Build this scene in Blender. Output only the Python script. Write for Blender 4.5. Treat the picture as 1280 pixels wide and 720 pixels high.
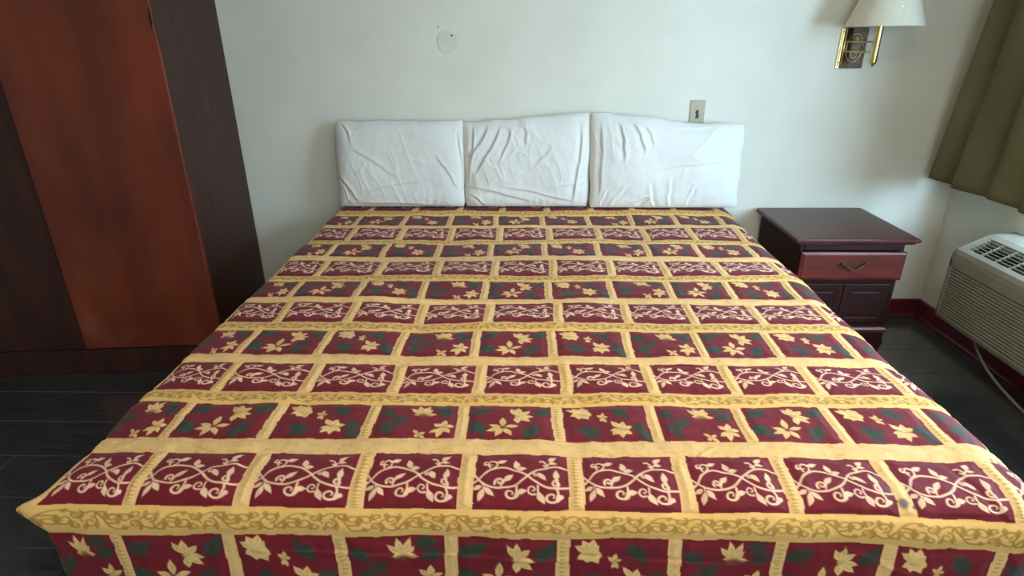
import bpy, bmesh, math
import numpy as np
from mathutils import Vector, Matrix
for o in list(bpy.data.objects): bpy.data.objects.remove(o)
SC = bpy.context.scene
COL = SC.collection

# ------------------------------------------------------------------ camera
F = 752.0
TH = math.atan((360 - 41.0) / F); YAW = math.radians(1.5); ROLL = math.radians(-0.4)
fw = Vector((-math.sin(YAW) * math.cos(TH), math.cos(YAW) * math.cos(TH), -math.sin(TH)))
r0 = fw.cross(Vector((0, 0, 1))).normalized(); u0 = r0.cross(fw)
RR = r0 * math.cos(ROLL) + u0 * math.sin(ROLL); UU = -r0 * math.sin(ROLL) + u0 * math.cos(ROLL)
cd = bpy.data.cameras.new('camera'); cam = bpy.data.objects.new('camera', cd); COL.objects.link(cam)
M = Matrix((RR, UU, -fw)).transposed().to_4x4(); M.translation = Vector((0, -3.06, 1.44))
cam.matrix_world = M
cd.sensor_width = 36; cd.lens = F / 1280 * 36; cd.clip_start = 0.02
SC.camera = cam

# ------------------------------------------------------------------ world and lights
w = bpy.data.worlds.new('daylight_sky'); SC.world = w; w.use_nodes = True
bg = w.node_tree.nodes['Background']; bg.inputs[0].default_value = (0.50, 0.76, 1.0, 1); bg.inputs[1].default_value = 5.0

def area(name, loc, target, sx, sy, power, color):
    l = bpy.data.lights.new(name, 'AREA'); l.shape = 'RECTANGLE'; l.size = sx; l.size_y = sy
    l.energy = power; l.color = color
    o = bpy.data.objects.new(name, l); COL.objects.link(o); o.location = loc
    o.rotation_euler = (Vector(target) - Vector(loc)).to_track_quat('-Z', 'Y').to_euler()
    return o
# daylight just outside the side window
area('window_daylight', (2.50, -1.45, 1.38), (0.5, -1.35, 0.95), 1.9, 1.5, 60, (0.60, 0.82, 1.0))
# brighter, higher part of the sky outside the same window
area('high_sky_daylight', (3.3, -1.9, 2.5), (2.0, -0.9, 0.6), 1.6, 1.6, 230, (0.50, 0.76, 1.0))
area('low_sky_daylight', (3.1, -3.3, 1.45), (1.9, -0.1, 0.6), 1.5, 1.3, 240, (0.45, 0.74, 1.0))
# added fill light behind the photographer, no such source known
area('rear_fill_light', (0.35, -5.18, 1.60), (0.2, 0, 0.9), 1.6, 1.5, 30, (1.0, 0.90, 0.70))
# warm room lamp on the ceiling, a little in front of the photographer
area('ceiling_lamp_light', (0.55, -2.3, 2.36), (0.45, -2.2, 0), 0.35, 0.35, 13, (1.0, 0.74, 0.44))

SC.view_settings.view_transform = 'Standard'; SC.view_settings.look = 'None'
SC.view_settings.gamma = 1; SC.view_settings.use_curve_mapping = False
SC.view_settings.exposure = -0.08
SC.cycles.max_bounces = 8; SC.cycles.diffuse_bounces = 4

# ------------------------------------------------------------------ helpers
def lin(c):
    return tuple((v / 255 / 12.92) if v / 255 <= 0.04045 else ((v / 255 + 0.055) / 1.055) ** 2.4 for v in c)

def mat(name, c1, c2=None, rough=0.6, scale=8, stretch=(1, 1, 1), bump=0.0, bscale=60, bstretch=(1, 1, 1), metal=0.0,
        spec=0.5, lo=0.35, hi=0.65, coat=0.0, dist=0.004, detail=4):
    m = bpy.data.materials.new(name); m.use_nodes = True
    nt = m.node_tree; N = nt.nodes; L = nt.links; b = N['Principled BSDF']
    b.inputs['Roughness'].default_value = rough; b.inputs['Metallic'].default_value = metal
    b.inputs['Specular IOR Level'].default_value = spec; b.inputs['Coat Weight'].default_value = coat
    b.inputs['Coat Roughness'].default_value = 0.15
    c1 = lin(c1) + (1,); c2 = lin(c2) + (1,) if c2 else c1
    tc = N.new('ShaderNodeTexCoord'); mp = N.new('ShaderNodeMapping'); L.new(tc.outputs['Object'], mp.inputs[0])
    mp.inputs['Scale'].default_value = stretch
    n = N.new('ShaderNodeTexNoise'); n.inputs['Scale'].default_value = scale; n.inputs['Detail'].default_value = detail
    L.new(mp.outputs[0], n.inputs['Vector'])
    r = N.new('ShaderNodeValToRGB'); r.color_ramp.elements[0].position = lo; r.color_ramp.elements[1].position = hi
    r.color_ramp.elements[0].color = c1; r.color_ramp.elements[1].color = c2
    L.new(n.outputs['Fac'], r.inputs[0]); L.new(r.outputs[0], b.inputs['Base Color'])
    if bump:
        mp2 = N.new('ShaderNodeMapping'); L.new(tc.outputs['Object'], mp2.inputs[0]); mp2.inputs['Scale'].default_value = bstretch
        n2 = N.new('ShaderNodeTexNoise'); n2.inputs['Scale'].default_value = bscale; n2.inputs['Detail'].default_value = 3
        L.new(mp2.outputs[0], n2.inputs['Vector'])
        bp = N.new('ShaderNodeBump'); bp.inputs['Strength'].default_value = bump; bp.inputs['Distance'].default_value = dist
        L.new(n2.outputs['Fac'], bp.inputs['Height']); L.new(bp.outputs[0], b.inputs['Normal'])
    return m

def tag(o, label=None, cat=None, group=None, kind=None):
    if label: o['label'] = label
    if cat: o['category'] = cat
    if group: o['group'] = group
    if kind: o['kind'] = kind
    return o

def empty(name, loc, label, cat, group=None, rz=0):
    o = bpy.data.objects.new(name, None); COL.objects.link(o); o.location = loc; o.rotation_euler = (0, 0, rz)
    o.empty_display_size = 0.05
    return tag(o, label, cat, group)

def obj(name, bm, m, parent=None, smooth=False, bevel=0, segs=2, world=False):
    """link a bmesh as one object; geometry is given in the parent's local space"""
    bmesh.ops.recalc_face_normals(bm, faces=bm.faces[:])
    me = bpy.data.meshes.new(name); bm.to_mesh(me); bm.free()
    me.materials.append(m)
    o = bpy.data.objects.new(name, me); COL.objects.link(o)
    if parent: o.parent = parent
    if smooth:
        for p in me.polygons: p.use_smooth = True
    if bevel:
        md = o.modifiers.new('bevel', 'BEVEL'); md.width = bevel; md.segments = segs; md.limit_method = 'ANGLE'
    return o

def box(bm, x0, x1, y0, y1, z0, z1):
    vs = [bm.verts.new((x, y, z)) for z in (z0, z1) for y in (y0, y1) for x in (x0, x1)]
    for f in ((0, 1, 3, 2), (4, 6, 7, 5), (0, 4, 5, 1), (1, 5, 7, 3), (3, 7, 6, 2), (2, 6, 4, 0)):
        bm.faces.new([vs[i] for i in f])
    return vs
def bx(*a):
    bm = bmesh.new(); box(bm, *a); return bm

def prism(bm, pts, axis, a0, a1):
    """extrude a closed outline of 2-D points along an axis"""
    def P(p, a):
        return {'x': (a, p[0], p[1]), 'y': (p[0], a, p[1]), 'z': (p[0], p[1], a)}[axis]
    A = [bm.verts.new(P(p, a0)) for p in pts]; B = [bm.verts.new(P(p, a1)) for p in pts]
    n = len(pts); bm.faces.new(A); bm.faces.new(B[::-1])
    for i in range(n): bm.faces.new((A[i], B[i], B[(i + 1) % n], A[(i + 1) % n]))

def tube(bm, pts, rad, seg=10, cap=True):
    pts = [Vector(p) for p in pts]; rings = []
    rads = rad if isinstance(rad, (list, tuple)) else [rad] * len(pts)
    up = None
    for i, p in enumerate(pts):
        t = (pts[min(i + 1, len(pts) - 1)] - pts[max(i - 1, 0)]).normalized()
        if up is None:
            up = Vector((0, 0, 1)) if abs(t.z) < 0.9 else Vector((1, 0, 0))
        s = t.cross(up).normalized(); up = s.cross(t)
        rings.append([bm.verts.new(p + (s * math.cos(a) + up * math.sin(a)) * rads[i]) for a in [2 * math.pi * k / seg for k in range(seg)]])
    for A, B in zip(rings, rings[1:]):
        for k in range(seg): bm.faces.new((A[k], A[(k + 1) % seg], B[(k + 1) % seg], B[k]))
    if cap: bm.faces.new(rings[0]); bm.faces.new(rings[-1][::-1])

def lathe(bm, prof, seg=40, c=(0, 0, 0)):
    rings = [[bm.verts.new((c[0] + r * math.cos(2 * math.pi * k / seg), c[1] + r * math.sin(2 * math.pi * k / seg), c[2] + z)) for k in range(seg)] for r, z in prof]
    for A, B in zip(rings, rings[1:]):
        for k in range(seg): bm.faces.new((A[k], A[(k + 1) % seg], B[(k + 1) % seg], B[k]))

def grid_obj(name, P, m, parent=None, closed_u=False, smooth=True):
    """P: (ny, nx, 3) array of points -> quad grid mesh"""
    ny, nx = P.shape[:2]
    idx = np.arange(ny * nx).reshape(ny, nx)
    a, b, c, d = idx[:-1, :-1], idx[:-1, 1:], idx[1:, 1:], idx[1:, :-1]
    q = np.stack([a, b, c, d], -1).reshape(-1, 4)
    return quads_obj(name, P.reshape(-1, 3), q, m, parent, smooth)

def quads_obj(name, V, q, m, parent=None, smooth=True):
    me = bpy.data.meshes.new(name)
    me.vertices.add(len(V)); me.vertices.foreach_set('co', np.ascontiguousarray(V, dtype=np.float32).ravel())
    me.loops.add(q.size); me.loops.foreach_set('vertex_index', np.ascontiguousarray(q, dtype=np.int32).ravel())
    me.polygons.add(len(q)); me.polygons.foreach_set('loop_start', np.arange(0, q.size, 4, dtype=np.int32))
    me.update(calc_edges=True)
    me.polygons.foreach_set('use_smooth', np.full(len(q), smooth)); me.update()
    me.materials.append(m)
    o = bpy.data.objects.new(name, me); COL.objects.link(o)
    if parent: o.parent = parent
    return o

rng = np.random.default_rng(7)
_tab = rng.random((64, 64)) * 2 - 1
def vnoise(x, y):
    """smooth value noise in -1..1"""
    xi = np.floor(x).astype(int); yi = np.floor(y).astype(int); fx = x - xi; fy = y - yi
    fx = fx * fx * (3 - 2 * fx); fy = fy * fy * (3 - 2 * fy)
    g = lambda i, j: _tab[np.mod(i, 64), np.mod(j, 64)]
    return (g(xi, yi) * (1 - fx) + g(xi + 1, yi) * fx) * (1 - fy) + (g(xi, yi + 1) * (1 - fx) + g(xi + 1, yi + 1) * fx) * fy
def sst(a, b, x):
    t = np.clip((x - a) / (b - a), 0, 1); return t * t * (3 - 2 * t)

# ------------------------------------------------------------------ materials
m_wall = mat('painted_plaster', (216, 213, 198), (223, 220, 206), rough=0.75, scale=3, bump=0.25, bscale=25, bstretch=(1, 1, 0.5), dist=0.003, spec=0.3)
m_ceil = mat('ceiling_paint', (214, 212, 202), (220, 218, 208), rough=0.9, bump=0.1)
m_base = mat('oxblood_paint', (92, 22, 34), (74, 16, 26), rough=0.35, scale=12, bump=0.1, bscale=40)
m_plank = mat('dark_floorboard', (50, 52, 56), (66, 69, 74), rough=0.2, spec=.9, coat=.8, scale=5, stretch=(1, 9, 1), bump=0.12, bscale=9, bstretch=(1, 9, 1), dist=0.004)
m_groove = mat('floor_gap', (12, 12, 12), rough=0.9)
m_dark = mat('dark_wood', (68, 35, 27), (50, 26, 21), rough=0.5, spec=0.35, scale=4, stretch=(5, 5, 0.7), bump=0.08, bscale=14, bstretch=(5, 5, .6))
m_red = mat('worn_red_veneer', (128, 50, 22), (88, 30, 15), rough=0.45, scale=3.2, stretch=(1.6, 1, 0.55), bump=0.08, bscale=12, bstretch=(4, 1, .4), lo=0.3, hi=0.7)
nt_ = m_red.node_tree; N_ = nt_.nodes; L_ = nt_.links; tc_ = N_.new('ShaderNodeTexCoord'); sz = N_.new('ShaderNodeSeparateXYZ'); L_.new(tc_.outputs['Object'], sz.inputs[0])
mr = N_.new('ShaderNodeMapRange'); mr.inputs[1].default_value = .25; mr.inputs[2].default_value = .62; mr.inputs[3].default_value = 1; mr.inputs[4].default_value = 0; L_.new(sz.outputs[2], mr.inputs[0])
mpp = N_.new('ShaderNodeMapping'); mpp.inputs['Scale'].default_value = (1, 1, .6); L_.new(tc_.outputs['Object'], mpp.inputs[0])
ns_ = N_.new('ShaderNodeTexNoise'); ns_.inputs['Scale'].default_value = 6; ns_.inputs['Detail'].default_value = 6; L_.new(mpp.outputs[0], ns_.inputs['Vector'])
mr2 = N_.new('ShaderNodeMapRange'); mr2.inputs[1].default_value = .50; mr2.inputs[2].default_value = .68; L_.new(ns_.outputs['Fac'], mr2.inputs[0])
mu = N_.new('ShaderNodeMath'); mu.operation = 'MULTIPLY'; L_.new(mr.outputs[0], mu.inputs[0]); L_.new(mr2.outputs[0], mu.inputs[1])
mu2 = N_.new('ShaderNodeMath'); mu2.operation = 'MULTIPLY'; mu2.inputs[1].default_value = .45; L_.new(mu.outputs[0], mu2.inputs[0])
mm_ = N_.new('ShaderNodeMix'); mm_.data_type = 'RGBA'; L_.new(mu2.outputs[0], mm_.inputs[0]); L_.new(N_['Color Ramp'].outputs[0], mm_.inputs[6]); mm_.inputs[7].default_value = lin((150, 92, 74)) + (1,)
L_.new(mm_.outputs[2], N_['Principled BSDF'].inputs['Base Color'])
m_rededge = mat('bare_door_edge', (150, 72, 48), (112, 44, 28), rough=0.6, scale=20)
m_black = mat('black_void', (8, 7, 7), rough=0.9)
m_ntop = mat('mahogany_top', (84, 40, 38), (72, 32, 30), rough=0.33, scale=5, stretch=(1, 6, 1), bump=0.05, bscale=20)
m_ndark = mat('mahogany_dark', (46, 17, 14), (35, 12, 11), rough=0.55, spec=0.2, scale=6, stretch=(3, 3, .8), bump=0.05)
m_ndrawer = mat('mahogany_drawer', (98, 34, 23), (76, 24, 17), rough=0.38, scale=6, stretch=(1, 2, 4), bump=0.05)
m_brass = mat('polished_brass', (222, 200, 140), (204, 178, 112), rough=0.3, metal=1.0, scale=20)
m_bronze = mat('aged_bronze', (52, 38, 28), (84, 62, 42), rough=0.4, metal=0.8, scale=60)
m_pull = mat('dull_pull_metal', (96, 54, 40), (78, 40, 30), rough=0.45, metal=0.6)
m_bronze2 = mat('raised_bronze', (196, 172, 130), (150, 118, 84), rough=0.35, metal=0.8, scale=40)
m_shade = mat('cream_lampshade', (214, 206, 186), (206, 198, 178), rough=0.85, scale=30, bump=0.1, bscale=200)
m_plate = mat('almond_plastic', (178, 170, 144), (170, 162, 136), rough=0.45)
m_jack = mat('brown_plastic', (58, 34, 24), rough=0.5)
m_pillow = mat('white_cotton', (222, 220, 214), (217, 216, 211), rough=0.85, scale=4, bump=0.25, bscale=45, dist=0.003, spec=0.2)
m_mattress = mat('mattress_ticking', (222, 218, 206), rough=0.9, bump=0.1)
m_spring = mat('box_spring_cloth', (120, 110, 96), rough=0.9)
m_metal = mat('bed_frame_steel', (40, 36, 34), rough=0.5, metal=0.6)
m_curtain = mat('olive_curtain_cloth', (116, 109, 78), (96, 90, 62), rough=0.8, scale=6, stretch=(1, 1, .3), bump=0.12, bscale=300, dist=0.001, spec=0.2)
nt_ = m_curtain.node_tree; tl = nt_.nodes.new('ShaderNodeBsdfTranslucent'); mxs = nt_.nodes.new('ShaderNodeMixShader'); mxs.inputs[0].default_value = .05
tl.inputs[0].default_value = lin((150, 146, 92)) + (1,)
nt_.links.new(nt_.nodes['Principled BSDF'].outputs[0], mxs.inputs[1]); nt_.links.new(tl.outputs[0], mxs.inputs[2]); nt_.links.new(mxs.outputs[0], nt_.nodes['Material Output'].inputs[0])
m_lining = mat('curtain_lining', (150, 150, 130), rough=0.85)
m_ac = mat('beige_ac_plastic', (134, 129, 113), (126, 121, 105), rough=0.5, scale=6)
m_cord = mat('grey_cord_rubber', (122, 120, 112), rough=0.5)
m_frame = mat('white_window_frame', (225, 225, 220), rough=0.5)
m_nail = mat('dark_hole', (50, 46, 38), rough=0.9)
m_mark = mat('patched_paint', (209, 207, 193), (215, 213, 200), rough=0.7, bump=0.2, bscale=60)

# ------------------------------------------------------------------ room shell
XW, XL_, YF, ZC, T = 2.155, -3.2, -5.0, 2.5, 0.14
def struct(name, bm, m, **k): return tag(obj(name, bm, m, **k), kind='structure')
struct('wall_back', bx(XL_ - T, XW + T, 0, T, -0.02, ZC), m_wall)
struct('wall_left', bx(XL_ - T, XL_, YF, 0, -0.02, ZC), m_wall)
AX0, AX1, AZ0, AZ1 = -0.55, 1.25, 0.75, 2.3   # opening added for the rear fill light
bm = bmesh.new(); box(bm, XL_ - T, AX0, YF - T, YF, -0.02, ZC); box(bm, AX1, XW + T, YF - T, YF, -0.02, ZC)
box(bm, AX0, AX1, YF - T, YF, -0.02, AZ0); box(bm, AX0, AX1, YF - T, YF, AZ1, ZC)
struct('wall_front', bm, m_wall)
bm = bmesh.new()
for x in (AX0, (AX0 + AX1) / 2 - .02, AX1 - .04): box(bm, x, x + .04, YF - .09, YF - .05, AZ0 + .04, AZ1 - .04)
box(bm, AX0, AX1, YF - .09, YF - .05, AZ0, AZ0 + .04); box(bm, AX0, AX1, YF - .09, YF - .05, AZ1 - .04, AZ1)
added_win = struct('added_rear_window', bm, m_frame)  # invented window frame, added in front of the rear fill light
struct('ceiling', bx(XL_ - T, XW + T, YF - T, T, ZC, ZC + 0.1), m_ceil)
WY0, WY1, WZ0, WZ1 = -2.35, -0.55, 0.635, 2.05
bm = bmesh.new()
box(bm, XW, XW + T, YF, WY0, -0.02, ZC); box(bm, XW, XW + T, WY1, 0, -0.02, ZC)
box(bm, XW, XW + T, WY0, WY1, -0.02, WZ0); box(bm, XW, XW + T, WY0, WY1, WZ1, ZC)
struct('wall_right', bm, m_wall)
# window
bm = bmesh.new(); fx0, fx1 = XW + 0.07, XW + 0.11
box(bm, fx0, fx1, WY0, WY1, WZ0, WZ0 + .05); box(bm, fx0, fx1, WY0, WY1, WZ1 - .05, WZ1)
box(bm, fx0, fx1, WY0, WY0 + .05, WZ0 + .05, WZ1 - .05); box(bm, fx0, fx1, WY1 - .05, WY1, WZ0 + .05, WZ1 - .05)
box(bm, fx0, fx1, (WY0 + WY1) / 2 - .025, (WY0 + WY1) / 2 + .025, WZ0 + .05, WZ1 - .05)
win = struct('window_1', bm, m_frame)
mg = bpy.data.materials.new('window_glass'); mg.use_nodes = True; nt = mg.node_tree
for n in list(nt.nodes): nt.nodes.remove(n)
o_ = nt.nodes.new('ShaderNodeOutputMaterial'); mx = nt.nodes.new('ShaderNodeMixShader'); tr = nt.nodes.new('ShaderNodeBsdfTransparent')
gl = nt.nodes.new('ShaderNodeBsdfGlossy'); gl.inputs['Roughness'].default_value = 0.02; mx.inputs[0].default_value = 0.06
nt.links.new(tr.outputs[0], mx.inputs[1]); nt.links.new(gl.outputs[0], mx.inputs[2]); nt.links.new(mx.outputs[0], o_.inputs[0])
for a, b in ((WY0 + .05, (WY0 + WY1) / 2 - .025), ((WY0 + WY1) / 2 + .025, WY1 - .05)):
    obj('pane', bx(fx0 + .015, fx0 + .020, a, b, WZ0 + .05, WZ1 - .05), mg, win)

for a, b in ((AX0 + .04, (AX0 + AX1) / 2 - .02), ((AX0 + AX1) / 2 + .02, AX1 - .04)):
    obj('pane', bx(a, b, YF - .073, YF - .068, AZ0 + .04, AZ1 - .04), mg, added_win)

# floor: boards laid side by side, running along the back wall
fl = struct('floor', bx(XL_ - T, XW + T, YF - T, T, -0.12, -0.018), m_groove)
PW = 0.2155
plank_meshes = {}
def plank(x0, x1, y0, dz):
    L = round(x1 - x0, 2)
    if L not in plank_meshes:
        bm = bmesh.new(); h = 0.0016
        g, c = h, 0.0012
        pts = [(0, -0.018), (L - g, -0.018), (L - g, -c), (L - g - c, 0), (c, 0), (0, -c)]
        vs0 = []
        # board with chamfered top edges
        def ring(ins, z): return [bm.verts.new((x, y, z)) for x, y in ((ins, ins), (L - g - ins, ins), (L - g - ins, PW - g - ins), (ins, PW - g - ins))]
        A, B, Cc = ring(0, -0.018), ring(0, -c), ring(c, 0)
        for P, Q in ((A, B), (B, Cc)):
            for i in range(4): bm.faces.new((P[i], P[(i + 1) % 4], Q[(i + 1) % 4], Q[i]))
        bm.faces.new(Cc); bm.faces.new(A[::-1]); bmesh.ops.recalc_face_normals(bm, faces=bm.faces[:])
        me = bpy.data.meshes.new('plank'); bm.to_mesh(me); bm.free(); me.materials.append(m_plank)
        plank_meshes[L] = me
    o = bpy.data.objects.new('plank', plank_meshes[L]); COL.objects.link(o); o.parent = fl
    o.location = (x0, y0, dz)
cuts = [(-3.2, -1.35, 0.75, 2.155), (-3.2, -0.6, 1.2, 2.155), (-3.2, -1.9, -0.1, 2.155), (-3.2, -1.0, 0.4, 2.155)]
y = 0.012; r = 0
while y - PW > YF - 0.2:
    y -= PW
    c = cuts[r % 4]
    for a, b in zip(c, c[1:]): plank(a, b, y, -0.0008 * ((r * 7 + int(a * 10)) % 3) / 2)
    r += 1

# baseboards with a small rounded shoe along the floor
def skirting(name, rects):
    bm = bmesh.new()
    for x0, x1, y0, y1 in rects: box(bm, x0, x1, y0, y1, 0, 0.088)
    return struct(name, bm, m_base, bevel=0.004)
bb = skirting('baseboard_back', [(XL_, XW, -0.020, 0)])
bm = bmesh.new(); prism(bm, [(-0.020, 0), (-0.038, 0), (-0.036, 0.010), (-0.030, 0.016), (-0.020, 0.019)], 'x', XL_, XW - .02); obj('shoe_moulding', bm, m_base, bb)
bb = skirting('baseboard_right', [(XW - 0.020, XW, YF, -0.020)])
bm = bmesh.new(); prism(bm, [(XW - .020, 0), (XW - .038, 0), (XW - .036, 0.010), (XW - .030, 0.016), (XW - .020, 0.019)], 'y', YF, -0.02); obj('shoe_moulding', bm, m_base, bb)

# ceiling lamp (above the frame) that the warm light comes from
lampc = empty('ceiling_lamp', (0.55, -2.3, ZC), 'round frosted glass ceiling lamp above the foot of the bed', 'lamp')
bm = bmesh.new(); lathe(bm, [(0, 0), (0.12, 0), (0.12, -0.03), (0.0, -0.03)], 32); obj('base', bm, m_brass, lampc, smooth=False)
me_ = bpy.data.materials.new('lit_frosted_glass'); me_.use_nodes = True; b_ = me_.node_tree.nodes['Principled BSDF']
b_.inputs['Emission Color'].default_value = (1, .78, .5, 1); b_.inputs['Emission Strength'].default_value = 6
bm = bmesh.new(); lathe(bm, [(0.11, -0.03), (0.15, -0.05), (0.14, -0.09), (0.08, -0.12), (0, -0.125)], 32); obj('glass_bowl', bm, me_, lampc, smooth=True)

# ------------------------------------------------------------------ wardrobe
wd = empty('wardrobe', (-1.449, -0.004, 0), 'tall dark wooden wardrobe with one reddish door at left of the bed', 'wardrobe', rz=math.radians(5.0))
# local: x to the left is negative, front at y=-DEP
DEP, WW, WH = 0.625, 1.30, 2.15
obj('side_panel', bx(-0.02, 0, -DEP, -0.002, 0, WH), m_dark, wd, bevel=0.002)
obj('side_panel', bx(-WW, -WW + .02, -DEP, -0.002, 0, WH), m_dark, wd)
obj('back_panel', bx(-WW + .02, -.02, -0.014, -0.004, 0.02, WH), m_dark, wd)
obj('top_panel', bx(-WW + .02, -.02, -DEP, -0.014, WH - .02, WH), m_dark, wd)
obj('bottom_panel', bx(-WW + .02, -.02, -DEP, -0.014, 0.105, 0.122), m_dark, wd)
obj('plinth', bx(-WW + .02, -.02, -DEP - .012, -DEP + .006, 0, 0.121), m_dark, wd, bevel=0.003)
# the reddish door, its top corner sprung slightly away from the side
bm = bmesh.new(); nz = 24
vs = []
for k in range(nz + 1):
    z = 0.132 + (WH - .01 - .132) * k / nz
    gap = 0.004 * math.exp(-((z - 1.50) / 0.035) ** 2)
    row = [(-0.604, -DEP - .001, z), (-0.002 - gap, -DEP - .001, z), (-0.002 - gap, -DEP - .020, z), (-0.604, -DEP - .020, z)]
    vs.append([bm.verts.new(p) for p in row])
for A, B in zip(vs, vs[1:]):
    for i in range(4): bm.faces.new((A[i], A[(i + 1) % 4], B[(i + 1) % 4], B[i]))
bm.faces.new(vs[0]); bm.faces.new(vs[-1])
dr = obj('door', bm, m_red, wd); dr['label'] = 'reddish worn veneer door'
obj('edge_strip', bx(-0.0045, -0.0005, -DEP - .0208, -DEP - .0192, 0.126, 1.47), m_rededge, dr)['label'] = 'pale chipped door edge'
bm = bmesh.new(); prism(bm, [(-0.010, 1.46), (-0.003, 1.48), (-0.002, 1.52), (-0.006, 1.535), (-0.010, 1.50)], 'y', -DEP - .0212, -DEP - .0190)
obj('split', bm, m_black, dr)['label'] = 'dark split in the veneer'
d2 = obj('door', bx(-1.298, -0.608, -DEP - .012, -DEP - .001, 0.126, WH - .01), m_dark, wd, bevel=0.002); d2['label'] = 'very dark door'
bm = bmesh.new(); lathe(bm, [(0.0, 0), (0.010, 0), (0.008, .012), (0.014, .022), (0.010, .030), (0, .032)], 16)
bmesh.ops.rotate(bm, verts=bm.verts, cent=(0, 0, 0), matrix=Matrix.Rotation(math.pi / 2, 3, 'X')); bmesh.ops.translate(bm, verts=bm.verts, vec=(-1.25, -DEP - .012, 1.05))
obj('knob', bm, m_brass, d2, smooth=True)

# ------------------------------------------------------------------ bed under the spread
bed = empty('bed', (0.03, -1.10, 0), 'king-size bed on a low metal frame, hidden under the patterned spread', 'bed')
obj('mattress', bx(-.955, .955, -1.04, 1.06, .36, .595), m_mattress, bed, bevel=.05, segs=4)
obj('box_spring', bx(-.955, .955, -1.04, 1.06, .17, .355), m_spring, bed, bevel=.01)
bm = bmesh.new(); box(bm, -.93, .93, -1.02, -.98, .13, .17); box(bm, -.93, .93, 1.0, 1.04, .13, .17)
box(bm, -.93, -.89, -.98, 1.0, .13, .17); box(bm, .89, .93, -.98, 1.0, .13, .17); box(bm, -.02, .02, -.98, 1.0, .13, .17)
obj('frame', bm, m_metal, bed)
for lx in (-.91, 0, .91):
    for ly in (-.95, .97): obj('leg', bx(lx - .02, lx + .02, ly - .02, ly + .02, 0, .13), m_metal, bed)

# ------------------------------------------------------------------ bedspread
# print motifs are rasterised once per cell type from strokes and petals, then looked up per vertex
MW, MH = 620, 460
gy, gx = np.mgrid[0:MH, 0:MW]; gx = (gx + .5) / MW; gy = (gy + .5) / MH
class Motif:
    def __init__(s, asp, base):
        s.asp = asp; s.rgb = np.ones((MH, MW, 3)) * base; s.X = gx * asp; s.Y = gy
    def put(s, d, col, soft=.008, alpha=1.0):
        a = np.clip(.5 - d / soft, 0, 1)[..., None] * alpha; s.rgb = s.rgb * (1 - a) + np.asarray(col) * a
    def stroke(s, pts, w, col, soft=.012):
        pts = np.array(pts, float); pts[:, 0] *= s.asp
        D = np.full(s.X.shape, 9.); 
        for i, (p, q) in enumerate(zip(pts, pts[1:])):
            e = q - p; L = max(e @ e, 1e-9)
            t = np.clip(((s.X - p[0]) * e[0] + (s.Y - p[1]) * e[1]) / L, 0, 1)
            ww = w if np.isscalar(w) else w[0] + (w[1] - w[0]) * (i + t) / (len(pts) - 1)
            D = np.minimum(D, np.hypot(s.X - p[0] - t * e[0], s.Y - p[1] - t * e[1]) - ww)
        s.put(D, col, soft)
    def leaf(s, a, b, w, col, soft=.012, alpha=1., tip=.8, shade=None, pw=.95):
        ax, ay = a[0] * s.asp, a[1]; bx_, by = b[0] * s.asp, b[1]; ex, ey = bx_ - ax, by - ay; L = math.hypot(ex, ey); ex /= L; ey /= L
        t = ((s.X - ax) * ex + (s.Y - ay) * ey) / L; n = -(s.X - ax) * ey + (s.Y - ay) * ex
        tt = np.clip(t, 0, 1); prof = w * np.sin(np.pi * tt ** tip) ** pw
        D = np.abs(n) - prof; D = np.maximum(D, np.maximum(-t, t - 1) * L)
        s.put(D, col, soft, alpha)
        if shade is not None:
            s.put(np.maximum(np.abs(n - .1 * w) - prof * .12, np.maximum(.15 - t, t - .7) * L), shade, soft * 2, .45)
def sp(cx, cy, r, a0, turns, n=26, k=.25):
    """spiral points in cell units (v); x scaled to the cell aspect later"""
    out = []
    for i in range(n):
        f = i / (n - 1); a = a0 + turns * 2 * math.pi * f; rr = r * (1 - f * (1 - k))
        out.append((cx + rr * math.cos(a) / ASP, cy + rr * math.sin(a)))
    return out
def smooth_pts(pts, n=10):
    P = [np.array(p, float) for p in pts]; P = [2 * P[0] - P[1]] + P + [2 * P[-1] - P[-2]]; out = []
    for i in range(1, len(P) - 2):
        for j in range(n):
            t = j / n
            out.append(.5 * ((2 * P[i]) + (-P[i - 1] + P[i + 1]) * t + (2 * P[i - 1] - 5 * P[i] + 4 * P[i + 1] - P[i + 2]) * t * t + (-P[i - 1] + 3 * P[i] - 3 * P[i + 1] + P[i + 2]) * t ** 3))
    out.append(P[-2]); return out
BURG = np.array((116, 20, 33.)); PINK = np.array((242, 200, 162.)); FLW = np.array((236, 196, 126.)); FLS = np.array((176, 112, 62.))
GREEN = np.array((48, 76, 56.)); CREAM = np.array((236, 192, 126.)); GOLD = np.array((235, 187, 108.)); OLIVE = np.array((176, 130, 60.))
ASP = 1.19
U = lambda x: (x - 152) / 520; V = lambda y: (y - 38) / 308
c = lambda pts: smooth_pts([(U(x), V(y)) for x, y in pts])
vine = Motif(ASP, BURG)
vine.stroke(c([(148, 205), (176, 185), (205, 155), (240, 134), (300, 124), (370, 136), (430, 158), (470, 186), (520, 210), (600, 226), (680, 220)]), .016, PINK)
vine.stroke(c([(148, 158), (160, 170), (176, 187), (205, 208), (250, 220), (310, 222), (370, 210), (420, 185), (470, 150), (520, 127), (590, 115), (680, 126)]), .015, PINK)
def lf(a, b, w=.042): vine.leaf((U(a[0]), V(a[1])), (U(b[0]), V(b[1])), w * .86, PINK, pw=1.15)
def spi(x, y, r, a0, tr, w=(.017, .012), k=.2): vine.stroke(sp(U(x), V(y), r, a0, tr, k=k), w, PINK)
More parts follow.
